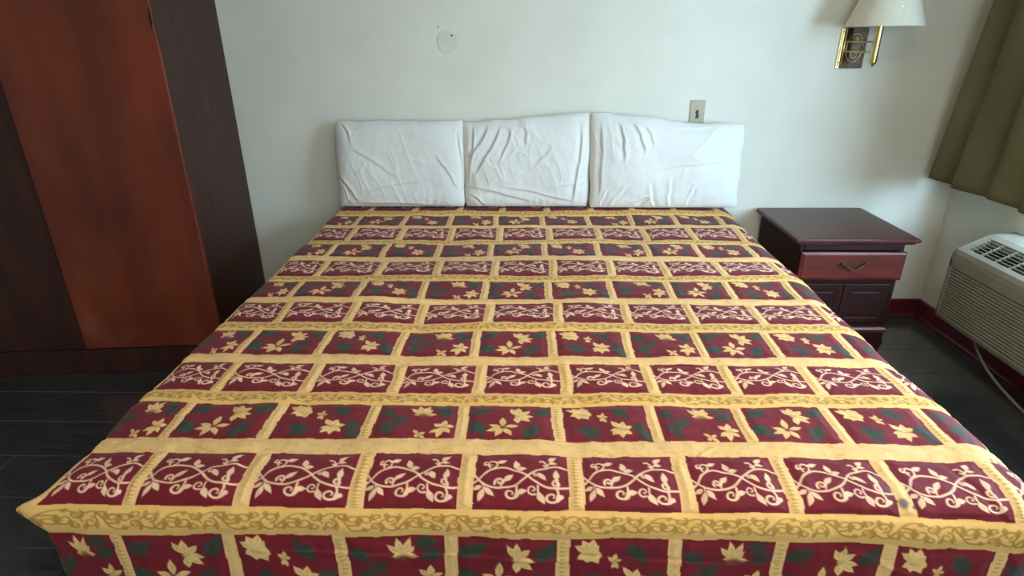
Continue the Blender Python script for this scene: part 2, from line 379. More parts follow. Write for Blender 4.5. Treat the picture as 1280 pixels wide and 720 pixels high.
spi(240, 103, .08, 1.2, -1.0, (.014, .009)); vine.stroke(c([(232, 124), (218, 105), (205, 108), (200, 96), (212, 90)]), .013, PINK); vine.stroke(c([(250, 88), (275, 92), (290, 94)]), .013, PINK); lf((268, 97), (328, 80))
lf((385, 130), (370, 82), .05); lf((385, 132), (440, 126), .045)
vine.stroke(c([(510, 84), (528, 84), (545, 100), (545, 112), (530, 105)]), .014, PINK); vine.stroke(c([(545, 112), (575, 88), (600, 62)]), .012, PINK); lf((562, 84), (614, 54), .045); lf((560, 92), (612, 98), .03)
spi(288, 196, .06, 2.6, 1.1); vine.stroke(c([(300, 215), (312, 195), (325, 185)]), .011, PINK); lf((306, 192), (366, 156), .045)
spi(488, 158, .035, .3, 1.0, (.012, .009)); lf((500, 148), (546, 188), .048)
lf((602, 190), (603, 130), .05); spi(600, 205, .055, -1.2, -1.0); vine.stroke(c([(600, 190), (615, 205), (612, 222)]), .014, PINK)
lf((198, 216), (146, 236), .042); lf((208, 228), (178, 298), .046); lf((214, 222), (262, 266), .046); vine.stroke(c([(205, 205), (208, 230)]), .009, PINK)
spi(352, 248, .092, 0.0, 1.1, (.022, .009)); lf((380, 242), (442, 236), .048); vine.stroke(c([(385, 215), (383, 240), (375, 262)]), .015, PINK)
spi(470, 232, .072, 1.0, 1.1, (.014, .009)); vine.stroke(c([(500, 215), (500, 235), (512, 250)]), .013, PINK); lf((500, 240), (538, 300), .055)
spi(578, 266, .105, .1, 1.1, (.025, .009)); vine.stroke(c([(604, 228), (612, 250), (604, 280)]), .016, PINK); spi(625, 266, .035, 1.6, -1.0, (.015, .01))

def flower_cell(kind):
    m = Motif(1.16, BURG + np.array((2, 2, 0)))
    # soft, cloudy leaves first
    G = {'A': [((.02, .30), (.30, .10)), ((.06, .55), (.20, .92)), ((.68, .95), (.84, .55)), ((.82, .35), (.98, .05)), ((.02, .62), (.16, .80))],
         'B': [((.62, .10), (.78, .42)), ((.24, .92), (.40, .68)), ((.92, .55), (.84, .80)), ((.90, .75), (.99, .98)), ((.20, .60), (.30, .80))],
         'C': [((.05, .20), (.22, .42)), ((.24, .62), (.38, .40)), ((.14, .55), (.22, .95)), ((.78, .38), (.97, .22)), ((.70, .10), (.92, .12))]}[kind]
    for a, b in G:
        m.leaf(a, b, .11, GREEN, soft=.07, alpha=.75, tip=.75); m.leaf(a, b, .05, GREEN * .75, soft=.08, alpha=.5)
    def petals(cx, cy, tips, w, core=None):
        for (tx, ty) in tips: m.leaf((cx, cy), (tx, ty), w * .78, FLW, soft=.014, tip=1.05, shade=FLS, pw=1.35)
        m.leaf((cx - .04, cy), (cx + .04, cy), .035, FLW * .85, soft=.04)
        if core is not None: m.leaf((cx - .035, cy), (cx + .035, cy), .035, core, soft=.03)
    if kind == 'A':
        star = [(.25, .62), (.43, .38), (.62, .62), (.52, .92), (.33, .94), (.22, .80)]
        petals(.425, .70, star, .062, np.array((96, 74, 44.)))
        petals(.60, .33, [(.50, .10), (.60, .06), (.74, .16), (.80, .36), (.76, .50), (.60, .56)], .065)
    elif kind == 'B':
        petals(.22, .22, [(.04, .10), (.12, .02), (.24, .0), (.30, .10), (.34, .26), (.30, .42), (.18, .40), (.08, .32)], .07)
        m.leaf((.12, .22), (.34, .30), .12, FLW, soft=.02, shade=FLS)
        petals(.47, .38, [(.40, .30), (.48, .24), (.54, .36), (.50, .52), (.44, .50)], .035)
        petals(.66, .70, [(.54, .86), (.55, .48), (.70, .50), (.80, .62), (.78, .84), (.66, .92), (.52, .74)], .062)
    else:
        petals(.57, .32, [(.40, .12), (.50, .02), (.64, .03), (.74, .34), (.68, .16), (.44, .32)], .06)
        m.leaf((.48, .36), (.66, .36), .06, FLS * .7, soft=.08, alpha=.7)
        petals(.58, .90, [(.50, .80), (.54, .98), (.66, .84), (.67, 1.0)], .04)
        petals(.84, .72, [(.72, .58), (.86, .50), (.98, .66), (.94, .88), (.80, .98), (.70, .88)], .06)
    return m.rgb
flw = {k: flower_cell(k) for k in 'ABC'}
# scroll border, tile of 0.27 m x one band, and the ladder strip
scr = Motif(3.6, GOLD); ASP = 3.6
for x0, s_ in ((0, 1), (.5, -1)):
    f = lambda y: .5 + s_ * (y - .5)
    scr.stroke(smooth_pts([(x0 - .02, f(.30)), (x0 + .08, f(.12)), (x0 + .16, f(.45)), (x0 + .25, f(.86)), (x0 + .38, f(.84)), (x0 + .52, f(.28))]), (.036, .024), OLIVE, .04)
    for cx, cy, rr, a0, tr in ((.06, .62, .23, -1.5, 1.2), (.15, .30, .20, 3.0, 1.1), (.245, .40, .26, 2.0, -1.2), (.345, .42, .26, 2.4, 1.2), (.435, .70, .22, 1, -1.1), (.44, .24, .15, 2, 1)):
        scr.stroke(sp(x0 + cx, f(cy), rr, a0 * s_, tr * s_, k=.3), (.038, .026), OLIVE, .04)
    for a, b in (((.02, .7), (.01, .98)), ((.11, .55), (.12, .95)), ((.19, .55), (.18, .05)), ((.29, .72), (.30, .15)), ((.39, .45), (.40, .05)), ((.47, .5), (.49, .9)), ((.33, .75), (.36, .98))):
        scr.leaf((x0 + a[0], f(a[1])), (x0 + b[0], f(b[1])), .09, OLIVE, .04, alpha=.8)

def look(img, u, v):
    x = np.clip(u * MW - .5, 0, MW - 1.001); y_ = np.clip(v * MH - .5, 0, MH - 1.001); xi = x.astype(int); yi = y_.astype(int); fx = (x - xi)[:, None]; fy = (y_ - yi)[:, None]
    return (img[yi, xi] * (1 - fx) + img[yi, xi + 1] * fx) * (1 - fy) + (img[yi + 1, xi] * (1 - fx) + img[yi + 1, xi + 1] * fx) * fy

# grid in "flat cloth" coordinates: s across (x on top), t along (-y on top)
ZT, SXL, SXR, SYF = 0.62, -0.965, 1.032, 2.18
RXL, RXR, RY, RZ = 0.03, 0.10, 0.08, 0.08
DROP = 0.52
def steps(segs):
    out = [segs[0][0]]
    for a, b, st in segs:
        n = max(1, int(round((b - a) / st))); out += list(np.linspace(a, b, n + 1)[1:])
    return np.array(out)
S = steps([(SXL - DROP, SXL - .05, .02), (SXL - .05, SXL, .004), (SXL, SXR, .0022), (SXR, SXR + .08, .0026), (SXR + .08, SXR + DROP, .02)])
Tt = steps([(.03, .9, .0042), (.9, SYF + .20, .0020), (SYF + .20, SYF + DROP, .012)])
SS, TT = np.meshgrid(S, Tt)
# cut out the two corner squares of the cloth (the folded corners)
keepv = ~(((SS < SXL - 1e-6) | (SS > SXR + 1e-6)) & (TT > SYF + 1e-6))
dl = np.maximum(SXL - SS, 0); drr = np.maximum(SS - SXR, 0); df = np.maximum(TT - SYF, 0)
bx_ = np.clip(SS, SXL, SXR); by_ = -np.minimum(TT, SYF); bz_ = ZT - np.maximum(np.maximum(dl, drr), df)
rx = np.where(bx_ < 0, RXL, RXR)
ix = np.clip(bx_, SXL + RXL, SXR - RXR); iy = np.maximum(by_, -SYF + RY); iz = np.minimum(bz_, ZT - RZ)
vx = (bx_ - ix) / rx; vy = (by_ - iy) / RY; vz = (bz_ - iz) / RZ
ln = np.sqrt(vx ** 2 + vy ** 2 + vz ** 2); ln = np.where(ln < 1e-6, 1, ln)
flatm = (vx == 0) & (vy == 0)
nx, ny_, nz_ = vx / ln, vy / ln, np.where(flatm, 1, vz / ln)
X = ix + rx * nx; Y = iy + RY * ny_; Z = iz + RZ * np.where(flatm, 1, vz / ln)
X = np.where(vx == 0, ix, X)
# rows of the print along t
rows = [(-.1, .163, 'V'), (.163, .224, 'G'), (.224, .377, 'F'), (.377, .423, 'P'), (.423, .588, 'V'), (.588, .645, 'G'), (.645, .7975, 'F'), (.7975, .8516, 'P'),
        (.8516, 1.002, 'V'), (1.002, 1.0595, 'G'), (1.0595, 1.207, 'F'), (1.207, 1.2534, 'P'), (1.2534, 1.3963, 'V'), (1.3963, 1.457, 'G'), (1.457, 1.603, 'F'),
        (1.603, 1.6495, 'P'), (1.6495, 1.786, 'V'), (1.786, 1.842, 'G'), (1.842, 1.976, 'F'), (1.976, 2.028, 'P'), (2.028, 2.190, 'V'), (2.190, 2.262, 'G'),
        (2.262, 2.41, 'F'), (2.41, 2.46, 'P'), (2.46, 2.62, 'V'), (2.62, 2.69, 'G'), (2.69, 2.9, 'F')]
# seams of the patchwork wander a little
wt = .0030 * vnoise(SS * 9 + 3, TT * 6) + .0020 * vnoise(SS * 48, TT * 25 + 5)
wx = .0030 * vnoise(SS * 5 + 11, TT * 11 + 7) + .0018 * vnoise(SS * 20 + 1, TT * 48)
t2 = (TT + wt - .024 * sst(.55, 1.1, SS) * sst(1.9, 2.2, TT)).ravel(); s2 = (SS + wx).ravel()
sx_k = [-1.38, -1.16, -.948, -.783, -.557, -.335, -.12, .101, .318, .520, .727, .938, 1.16, 1.38, 1.6]; uk = np.arange(-6, 9)
uV = np.interp(s2, sx_k, uk); uF = np.interp(s2 + .027, sx_k, uk)
rgb = np.zeros((t2.size, 3)); seam = np.ones(t2.size) * .02
fine = vnoise(s2 * 60, t2 * 60); fine2 = vnoise(s2 * 150 + 9, t2 * 110)
sk = np.abs(vnoise(s2 * 75 + 4, t2 * 130)); sketch = (1 - sst(0, .16, sk)) * .5
for a, b, k in rows:
    mm = (t2 >= a) & (t2 < b)
    if not mm.any(): continue
    v = (t2[mm] - a) / (b - a); s_ = s2[mm]
    edge = np.minimum(t2[mm] - a, b - t2[mm])
    if k in 'PG':
        if k == 'P':
            c0 = CREAM[None] - sketch[mm][:, None] * np.array((34, 40, 44.)) + fine[mm][:, None] * 5
        else:
            tile = np.mod(s_ / .235 + .37 * a * 7, 1.0)
            vv = np.clip((v - .17) / .68, 0, 1)
            c0 = np.where(((v > .17) & (v < .85))[:, None], look(scr.rgb, tile, vv), GOLD[None]) + fine[mm][:, None] * 4
        lip = 1 - sst(0, .004, edge); c0 = c0 + lip[:, None] * np.array((6, -8, -6.))
        rgb[mm] = c0; seam[mm] = np.minimum(seam[mm], edge)
        continue
    u = uV[mm] if k == 'V' else uF[mm]
    hw = .073 if k == 'V' else .060
    fr = u - np.floor(u); ce = np.floor(u).astype(int)
    inb = (fr < hw) | (fr > 1 - hw)
    cu = np.clip((fr - hw) / (1 - 2 * hw), 0, 1)
    if k == 'V': col = look(vine.rgb, cu, v)
    else:
        col = np.zeros((cu.size, 3))
        for q, kk in enumerate('ABC'):
            m2 = np.mod(ce, 3) == q
            col[m2] = look(flw[kk], cu[m2], v[m2])
    # strips between patches: every other one carries little rungs
    cc = np.where(fr > .5, ce + 1, ce); du = np.where(fr > .5, fr - 1, fr)
    rung = (np.abs(du) < hw * .42) & (np.mod(cc, 2) == 1)
    rg = sst(.1, .6, np.sin(t2[mm] * 2 * np.pi / .0105)) * rung
    strip = CREAM[None] - rg[:, None] * np.array((40, 46, 62.)) * .7 - (sketch[mm] * (~rung))[:, None] * np.array((26, 30, 36.))
    strip = strip + (np.abs(du) > hw * .75)[:, None] * np.array((6, -2, 2.))
    col = col * (1 + .05 * fine[mm][:, None]); 
    rgb[mm] = np.where(inb[:, None], strip, col)
    dpx = np.abs(np.where(fr > .5, 1 - hw - fr, fr - hw)) * .219
    seam[mm] = np.minimum(seam[mm], np.minimum(edge, dpx))
# wear: faint cloudiness, two grey-blue ink stains and small dark marks
rgb *= (1 + .035 * vnoise(s2 * 2.3, t2 * 2.3 + 4))[:, None]
def blot(x, t, rr, col, al):
    d = np.hypot(s2 - x, t2 - t) / rr + .35 * vnoise(s2 * 90, t2 * 90); a = (al * (1 - sst(.5, 1.2, d)))[:, None]
    rgb[:] = rgb * (1 - a) + np.array(col) * a
STAINS = [(.722, 2.148, .013, (104, 98, 110), .8), (.708, 2.112, .008, (104, 98, 110), .6), (.742, 2.158, .007, (60, 50, 50), .7),
          (.985, 2.025, .006, (70, 62, 60), .8), (.965, 2.022, .004, (70, 62, 60), .7), (1.005, 2.018, .004, (70, 62, 60), .7)]
for st in STAINS: blot(*st)
# relief: quilt puckers, puffing of the patches, sag and creases
seam = seam.reshape(SS.shape)
puff = .0035 * sst(0, .022, seam)
fade = 1.0
rel = puff - .0035
rel += .0012 * vnoise(SS * 28 + 2, TT * 16) * fade + .0007 * vnoise(SS * 70, TT * 45 + 8)
rel += .0035 * vnoise(SS * 4 + 5, TT * 5) + .0035 * vnoise(SS * 9.5, TT * 7 + 2)
rel += .0016 * np.exp(-((np.mod(TT * 1.0 + .003 * vnoise(SS * 7, TT * 3), .2095) - .1) / .004) ** 2) * vnoise(SS * 13, TT * 3)
fold = lambda s0, t0, s1, t1, wd_, d: d * np.exp(-((((SS - s0) * (t1 - t0) - (TT - t0) * (s1 - s0)) / math.hypot(s1 - s0, t1 - t0)) / wd_) ** 2) * sst(-.1, .15, ((SS - s0) * (s1 - s0) + (TT - t0) * (t1 - t0)) / ((s1 - s0) ** 2 + (t1 - t0) ** 2)) * (1 - sst(.85, 1.1, ((SS - s0) * (s1 - s0) + (TT - t0) * (t1 - t0)) / ((s1 - s0) ** 2 + (t1 - t0) ** 2)))
for a in ((-.60, 1.22, .25, 1.26, .008, .004), (-.2, 1.62, .6, 1.66, .006, .003), (-.17, 2.19, -.27, 2.26, .003, -.003), (.40, 2.0, .32, 2.06, .004, .0025), (.86, 2.05, .9, 2.2, .008, -.003), (.6, 2.27, .75, 2.34, .006, .003),
          (-.5, 2.30, .1, 2.315, .004, .003), (.1, 2.30, .5, 2.32, .004, -.003), (-.9, 2.2, -.7, 2.22, .006, .003)): rel += fold(*a)
nl = np.sqrt(nx ** 2 + ny_ ** 2 + nz_ ** 2); nl = np.where(nl == 0, 1, nl)
X += rel * nx / nl; Y += rel * ny_ / nl; Z += rel * nz_ / nl
# cloth rises a little where it runs under the pillows
Z += .012 * (1 - sst(.15, .24, TT)) * (TT < .3)
# hanging parts swing in and out
hang = sst(.05, .3, df) * .012 * vnoise(SS * 7, TT * 0 + 2); Y -= hang
# the pulled-out point at the near left corner
g = np.exp(-((SS - SXL) / .036) ** 2 - ((TT - SYF - .02) / .045) ** 2)
X -= .052 * g; Y -= .010 * g; Z += .004 * g
V3 = np.stack([X, Y, Z], -1)
idx = np.arange(SS.size).reshape(SS.shape)
q = np.stack([idx[:-1, :-1], idx[1:, :-1], idx[1:, 1:], idx[:-1, 1:]], -1)
cs = (SS[:-1, :-1] + SS[1:, 1:]) / 2; ct = (TT[:-1, :-1] + TT[1:, 1:]) / 2
kf = ~(((cs < SXL) | (cs > SXR)) & (ct > SYF))
q = q[kf]
used = np.zeros(SS.size, bool); used[q.ravel()] = True; remap = np.cumsum(used) - 1
ms = bpy.data.materials.new('printed_quilt_cloth'); ms.use_nodes = True; nt = ms.node_tree; b = nt.nodes['Principled BSDF']
at = nt.nodes.new('ShaderNodeAttribute'); at.attribute_name = 'print'; 
b.inputs['Roughness'].default_value = .72; b.inputs['Specular IOR Level'].default_value = .25
b.inputs['Sheen Weight'].default_value = .08
tc = nt.nodes.new('ShaderNodeTexCoord'); n1 = nt.nodes.new('ShaderNodeTexNoise'); n1.inputs['Scale'].default_value = 260; n1.inputs['Detail'].default_value = 2
nt.links.new(tc.outputs['Object'], n1.inputs['Vector'])
bp_ = nt.nodes.new('ShaderNodeBump'); bp_.inputs['Strength'].default_value = .25; bp_.inputs['Distance'].default_value = .0015
nt.links.new(n1.outputs['Fac'], bp_.inputs['Height']); nt.links.new(bp_.outputs[0], b.inputs['Normal'])
hs = nt.nodes.new('ShaderNodeMix'); hs.data_type = 'RGBA'; hs.blend_type = 'MULTIPLY'; hs.inputs[0].default_value = .12
nt.links.new(at.outputs['Color'], hs.inputs[6]); nt.links.new(n1.outputs['Color'], hs.inputs[7]); nt.links.new(hs.outputs[2], b.inputs['Base Color'])
spread = quads_obj('bedspread', V3.reshape(-1, 3)[used], remap[q], ms)
tag(spread, 'burgundy and gold patchwork-print bedspread with flowers and vines, covering the bed', 'bedspread')
rgb = np.clip(rgb[used] / 255, 0, 1); rl = np.where(rgb <= .04045, rgb / 12.92, ((rgb + .055) / 1.055) ** 2.4)
ca = spread.data.color_attributes.new('print', 'FLOAT_COLOR', 'POINT')
ca.data.foreach_set('color', np.concatenate([rl, np.ones((len(rl), 1))], 1).astype(np.float32).ravel())

# ------------------------------------------------------------------ pillows
def pillow(label, xl, xr, zt_l, zt_r, zb, yb, yt, thick, creases, seed, notch=0.0):
    """a pillow propped against the wall; outline in x/z, bulging toward the camera"""
    nu, nv = 240, 160
    root_x = (xl + xr) / 2
    u = np.linspace(-1, 1, nu); v = np.linspace(0, 1, nv)
    # denser near the rim
    u = np.sin(u * math.pi / 2) * .6 + u * .4
    Uu, Vv = np.meshgrid(u, v)
    Vs = Vv * 2 - 1
    top = zt_l + (zt_r - zt_l) * (Uu + 1) / 2
    hx = (xr - xl) / 2
    # sides draw in a little between the corners
    edge_in = .004 * (1 - Vs ** 2) + .016 * np.abs(Vs) ** 9
    Xc = root_x + Uu * (hx - edge_in * np.abs(Uu)) + .006 * vnoise(Vv * 5 + seed, Uu * 0 + seed) * Uu
    Zc = zb + (top - zb) * Vv - .014 * (1 - Uu ** 2) * (2 * Vv - 1) * (Vv > .5) * 0 - notch * np.exp(-((Uu - .35) / .35) ** 2) * sst(.5, 1, Vv)
    Zc += .004 * vnoise(Uu * 6 + seed * 3, Vv * 0 + 1) * sst(.6, 1, Vv)
    Yc = yb + (yt - yb) * Vv
    bul = ((1 - np.abs(Uu) ** 5) * (1 - np.abs(Vs) ** 3.2)); bul = np.clip(bul, 0, 1) ** .5
    th = thick * bul
    # wrinkles: big soft folds, radiating tucks at rim, named creases
    wr = .0060 * vnoise(Uu * 2.2 + seed, Vv * 2.2 + seed) + .0016 * vnoise(Uu * 7 + Vv * 5 + seed, Vv * 9 - Uu * 3 + seed)
    wr += .0005 * vnoise(Uu * 19 + Vv * 8 + seed, Vv * 16 - Uu * 9)
    wr += .0045 * np.sin(Uu * 46 + 3 * vnoise(Uu * 5, Vv * 3 + seed)) * np.exp(-((Vv) / .10)) * np.clip(vnoise(Uu * 4 + seed, Vv * 0), 0, 1)
    for (x0, z0, x1, z1, wd_, d) in creases:
        ex, ez = x1 - x0, z1 - z0; L = math.hypot(ex, ez)
        px = Xc - x0; pz = Zc - z0; tt = (px * ex + pz * ez) / L ** 2
        n = (px * ez - pz * ex) / L + .012 * np.sin(tt * 3.1) * .5 + .004 * vnoise(tt * 5, tt * 0 + seed)
        env = sst(-.05, .2, tt) * (1 - sst(.75, 1.05, tt))
        x_ = n / (wd_ * 1.15)
        wr += env * d * (-1.25 * x_ * np.exp(-x_ ** 2) - .55 * np.exp(-(x_ / .38) ** 2))
    # fine crumples: ridged noise stretched along two diagonals, patchy
    def ridg(a, b, sd): return (1 - np.abs(vnoise(a + sd, b + sd * 1.7))) ** 5
    q1 = Xc * 11 + Zc * 9; q2 = Zc * 26 - Xc * 20
    wr += .0030 * ridg(q1 * .8, q2 * .55, seed) * sst(-.1, .6, vnoise(Xc * 6 + seed, Zc * 6))
    wr += .0026 * ridg(Xc * 30 + Zc * 12, Zc * 9 - Xc * 4, seed + 5) * sst(.0, .6, vnoise(Xc * 5 + 9, Zc * 5 + seed))
    rim = np.clip(bul * 1.6, 0, 1)
    Yf = Yc - th - wr * rim
    Yb = Yc + np.minimum(th * .9, np.maximum(-.004 - Yc, 0))
    P = np.stack([Xc - root_x, Yf, Zc - zb], -1); Q = np.stack([Xc - root_x, Yb, Zc - zb], -1)
    V_ = np.concatenate([P.reshape(-1, 3), Q.reshape(-1, 3)]); n0 = nu * nv
    i = np.arange(n0).reshape(nv, nu)
    qa = np.stack([i[:-1, :-1], i[:-1, 1:], i[1:, 1:], i[1:, :-1]], -1).reshape(-1, 4)
    qb = qa[:, ::-1] + n0
    rimq = []
    for seq in (i[0], i[:, -1], i[-1][::-1], i[::-1, 0]):
        rimq += [(b_, a_, a_ + n0, b_ + n0) for a_, b_ in zip(seq, seq[1:])]
    o = quads_obj('pillow', V_, np.concatenate([qa, qb, np.array(rimq)]), m_pillow)
    bm = bmesh.new(); bm.from_mesh(o.data); bmesh.ops.remove_doubles(bm, verts=bm.verts, dist=1e-5); bmesh.ops.recalc_face_normals(bm, faces=bm.faces[:]); bm.to_mesh(o.data); bm.free()
    o.location = (root_x, 0, zb)
    return tag(o, label, 'pillow', 'white pillows propped against the wall at the head of the bed')
pillow('leftmost white pillow, smooth with a crease along its bottom', -.945, -.304, 1.050, 1.050, .638, -.122, -.055, .062,
       [(-.86, .66, -.40, .64, .012, .007), (-.93, .80, -.84, .66, .012, .008), (-.93, .78, -.89, .66, .006, .006), (-.86, .93, -.64, .78, .014, .004), (-.45, .90, -.34, .72, .012, .005), (-.90, 1.04, -.86, .96, .008, .007), (-.85, 1.01, -.6, 1.02, .008, .004),
        (-.335, 1.0, -.318, .68, .007, .008), (-.80, .72, -.50, .77, .01, .003)], 3)
pillow('middle white pillow with long folds fanning from its top left', -.315, .315, 1.042, 1.088, .638, -.122, -.058, .056,
       [(-.19, 1.03, -.30, .86, .012, .009), (-.13, 1.03, -.26, .80, .012, .009), (-.08, 1.02, -.14, .86, .010, .007), (-.26, 1.03, -.30, .72, .008, .008), (-.02, 1.03, -.01, .94, .012, .006), (-.30, .74, .05, .66, .012, .006), (-.12, .74, .25, .66, .010, .005),
        (.12, .95, .02, .84, .014, .004), (.26, 1.04, .22, .66, .012, .009), (-.28, .70, -.20, .64, .008, .006), (.10, .72, .30, .76, .012, .004)], 11)
pillow('rightmost white pillow, tall left corner and puckers along the bottom', .304, 1.040, 1.090, 1.034, .638, -.142, -.078, .060,
       [(.44, 1.05, .46, .86, .012, .008), (.50, 1.05, .56, .90, .012, .008), (.56, 1.03, .60, .93, .010, .006), (.35, 1.05, .345, .68, .012, .006), (.60, .82, .95, .86, .012, .005), (.66, 1.0, .90, 1.01, .012, .006),
        (.40, .63, .50, .76, .010, .009), (.47, .63, .60, .70, .010, .008), (.63, .64, .60, .77, .010, .008), (.70, .64, .70, .80, .010, .009), (.78, .64, .82, .76, .010, .008), (.56, .63, .62, .69, .008, .008), (.85, .63, .92, .72, .009, .006), (.36, .63, .40, .74, .008, .006)], 23, notch=.018)

# ------------------------------------------------------------------ nightstand
ns = empty('nightstand', (1.445, -0.27, 0), 'small mahogany nightstand with one drawer at right of the bed', 'nightstand')
# local coordinates: centre x 1.445, y -0.27
def nb(name, x0, x1, y0, y1, z0, z1, m, par=ns, bev=.003): return obj(name, bx(x0 - 1.445, x1 - 1.445, y0 + .27, y1 + .27, z0, z1), m, par, bevel=bev)
bm = bmesh.new()
def slab(bm, x0, x1, y0, y1, prof):
    """stack of rectangular rings: prof is (inset, z)"""
    R = [[bm.verts.new(p) for p in ((x0 + i, y0 + i, z), (x1 - i, y0 + i, z), (x1 - i, y1, z), (x0 + i, y1, z))] for i, z in prof]
    bm.faces.new(R[0][::-1]); bm.faces.new(R[-1])
    for A, B in zip(R, R[1:]):
        for k in range(4): bm.faces.new((A[k], A[(k + 1) % 4], B[(k + 1) % 4], B[k]))
slab(bm, 1.185 - 1.445, 1.718 - 1.445, -.532 + .27, -.022 + .27, [(.016, .572), (.012, .580), (.004, .583), (0, .588), (0, .596), (.004, .601), (.012, .6025)])
obj('tabletop', bm, m_ntop, ns)
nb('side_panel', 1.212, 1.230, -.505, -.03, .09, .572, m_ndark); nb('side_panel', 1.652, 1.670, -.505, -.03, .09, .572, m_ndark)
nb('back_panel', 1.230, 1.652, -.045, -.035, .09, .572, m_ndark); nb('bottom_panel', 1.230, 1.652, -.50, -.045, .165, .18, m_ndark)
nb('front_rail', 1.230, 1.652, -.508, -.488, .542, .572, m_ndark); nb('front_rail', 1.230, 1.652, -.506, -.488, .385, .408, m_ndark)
bm = bmesh.new()
def front_slab(bm, x0, x1, z0, z1, prof):
    R = [[bm.verts.new(p) for p in ((x0 + i, y_, z0 + i), (x1 - i, y_, z0 + i), (x1 - i, y_, z1 - i), (x0 + i, y_, z1 - i))] for i, y_ in prof]
    bm.faces.new(R[0]); bm.faces.new(R[-1][::-1])
    for A, B in zip(R, R[1:]):
        for k in range(4): bm.faces.new((A[k], A[(k + 1) % 4], B[(k + 1) % 4], B[k]))
front_slab(bm, 1.216 - 1.445, 1.674 - 1.445, .408, .540, [(0, -.512 + .27), (0, -.524 + .27), (.004, -.527 + .27), (.008, -.5285 + .27), (.012, -.532 + .27)])
dw = obj('drawer', bm, m_ndrawer, ns); dw['label'] = 'reddish polished drawer front'
# bat-wing brass pull
bm = bmesh.new()
tube(bm, [(x, -.268 - .012 * (1 - (x / .05) ** 2) - .004, .480 - .012 * math.cos(x / .05 * math.pi) - .004) for x in np.linspace(-.05, .05, 17)], [.0022 + .0016 * math.cos(x / .05 * 1.5) for x in np.linspace(-.05, .05, 17)], 8)
for s in (-1, 1): tube(bm, [(s * .05, -.262, .490), (s * .05, -.272, .488)], .006, 10)
obj('pull', bm, m_pull, dw, smooth=True)
bm = bmesh.new(); prism(bm, [(-.072, .478), (-.055, .494), (-.030, .488), (0, .500), (.030, .488), (.055, .494), (.072, .478), (.050, .466), (.025, .470), (0, .458), (-.025, .470), (-.05, .466)], 'y', -.2650, -.2622)
obj('pull_plate', bm, m_pull, dw)
for a, b in ((1.233, 1.4395), (1.4425, 1.649)):
    bm = bmesh.new()
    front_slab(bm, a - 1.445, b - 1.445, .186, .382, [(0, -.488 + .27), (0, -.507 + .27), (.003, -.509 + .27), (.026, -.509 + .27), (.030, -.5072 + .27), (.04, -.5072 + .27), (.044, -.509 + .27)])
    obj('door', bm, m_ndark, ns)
# base moulding and scalloped apron with bracket feet
bm = bmesh.new(); slab(bm, 1.205 - 1.445, 1.677 - 1.445, -.520 + .27, -.03 + .27, [(.004, .140), (0, .144), (0, .156), (.006, .163), (.010, .166)]); obj('base_moulding', bm, m_ndrawer, ns)
bm = bmesh.new()
ap = [(1.214, .0), (1.250, .0), (1.262, .05), (1.30, .075), (1.36, .082), (1.44, .07), (1.52, .082), (1.58, .075), (1.618, .05), (1.630, 0), (1.655, 0), (1.662, .05), (1.675, .09), (1.664, .115), (1.668, .14), (1.212, .14)]
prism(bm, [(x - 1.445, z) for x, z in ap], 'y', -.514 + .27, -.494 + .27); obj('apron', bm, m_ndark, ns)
nb('foot', 1.214, 1.232, -.494, -.42, 0, .14, m_ndark); nb('foot', 1.650, 1.668, -.494, -.42, 0, .14, m_ndark); nb('foot', 1.214, 1.232, -.11, -.035, 0, .14, m_ndark); nb('foot', 1.650, 1.668, -.11, -.035, 0, .14, m_ndark)

# ------------------------------------------------------------------ air conditioner on the side wall
ac = empty('air_conditioner', (XW, -1.02, 0.20), 'beige wall air conditioner with louvred front under the window', 'air conditioner')
y0, y1 = -.55, .545   # local: near end, far end
gx_ = lambda x: x - XW
prof = [(2.155, .215), (1.935, .205), (1.912, .212), (1.902, .232), (1.902, .50), (1.906, .525), (1.916, .543), (1.932, .553), (2.028, .602), (2.05, .611), (2.09, .616), (2.155, .618)]
bm = bmesh.new(); prism(bm, [(gx_(x), z - .20) for x, z in prof[:3]] + [(gx_(1.925), .032), (gx_(1.925), .28)] + [(gx_(1.925), .335)] + [(gx_(2.155), .36)], 'y', y0 + .006, y1 - .006); obj('chassis', bm, m_black, ac)
# casing: front frame, grille deck borders, flat top, end caps
bm = bmesh.new()
box(bm, gx_(1.902), gx_(1.925), y0, y1, .262, .300)           # plain band above the louvres
prism(bm, [(gx_(x), z - .2) for x, z in ((1.902, .500), (1.925, .500), (1.94, .548), (1.935, .5545), (1.916, .543), (1.906, .525))], 'y', y0, y1)
prism(bm, [(gx_(x), z - .2) for x, z in ((1.935, .212), (1.935, .205), (1.912, .212), (1.902, .232), (1.902, .245), (1.93, .245))], 'y', y0, y1)
prism(bm, [(gx_(x), z - .2) for x, z in ((2.022, .599), (2.05, .611), (2.09, .616), (2.155, .618), (2.155, .56), (2.03, .56))], 'y', y0, y1)
obj('casing', bm, m_ac, ac, bevel=.003)
for ya, yb in ((y1 - .022, y1), (y0, y0 + .022)):
    bm = bmesh.new(); prism(bm, [(gx_(x), z - .2) for x, z in prof], 'y', ya, yb); obj('end_cap', bm, m_ac, ac, bevel=.006, segs=3)
nsl = 15
for k in range(nsl):
    z = .050 + k * (.212 / nsl)
    bm = bmesh.new(); h = .0098
    prism(bm, [(gx_(1.904), z), (gx_(1.902), z + .002), (gx_(1.903), z + h - .002), (gx_(1.908), z + h), (gx_(1.924), z + h + .004), (gx_(1.924), z + .004)], 'y', y0 + .022, y1 - .022)
    obj('louvre', bm, m_ac, ac)
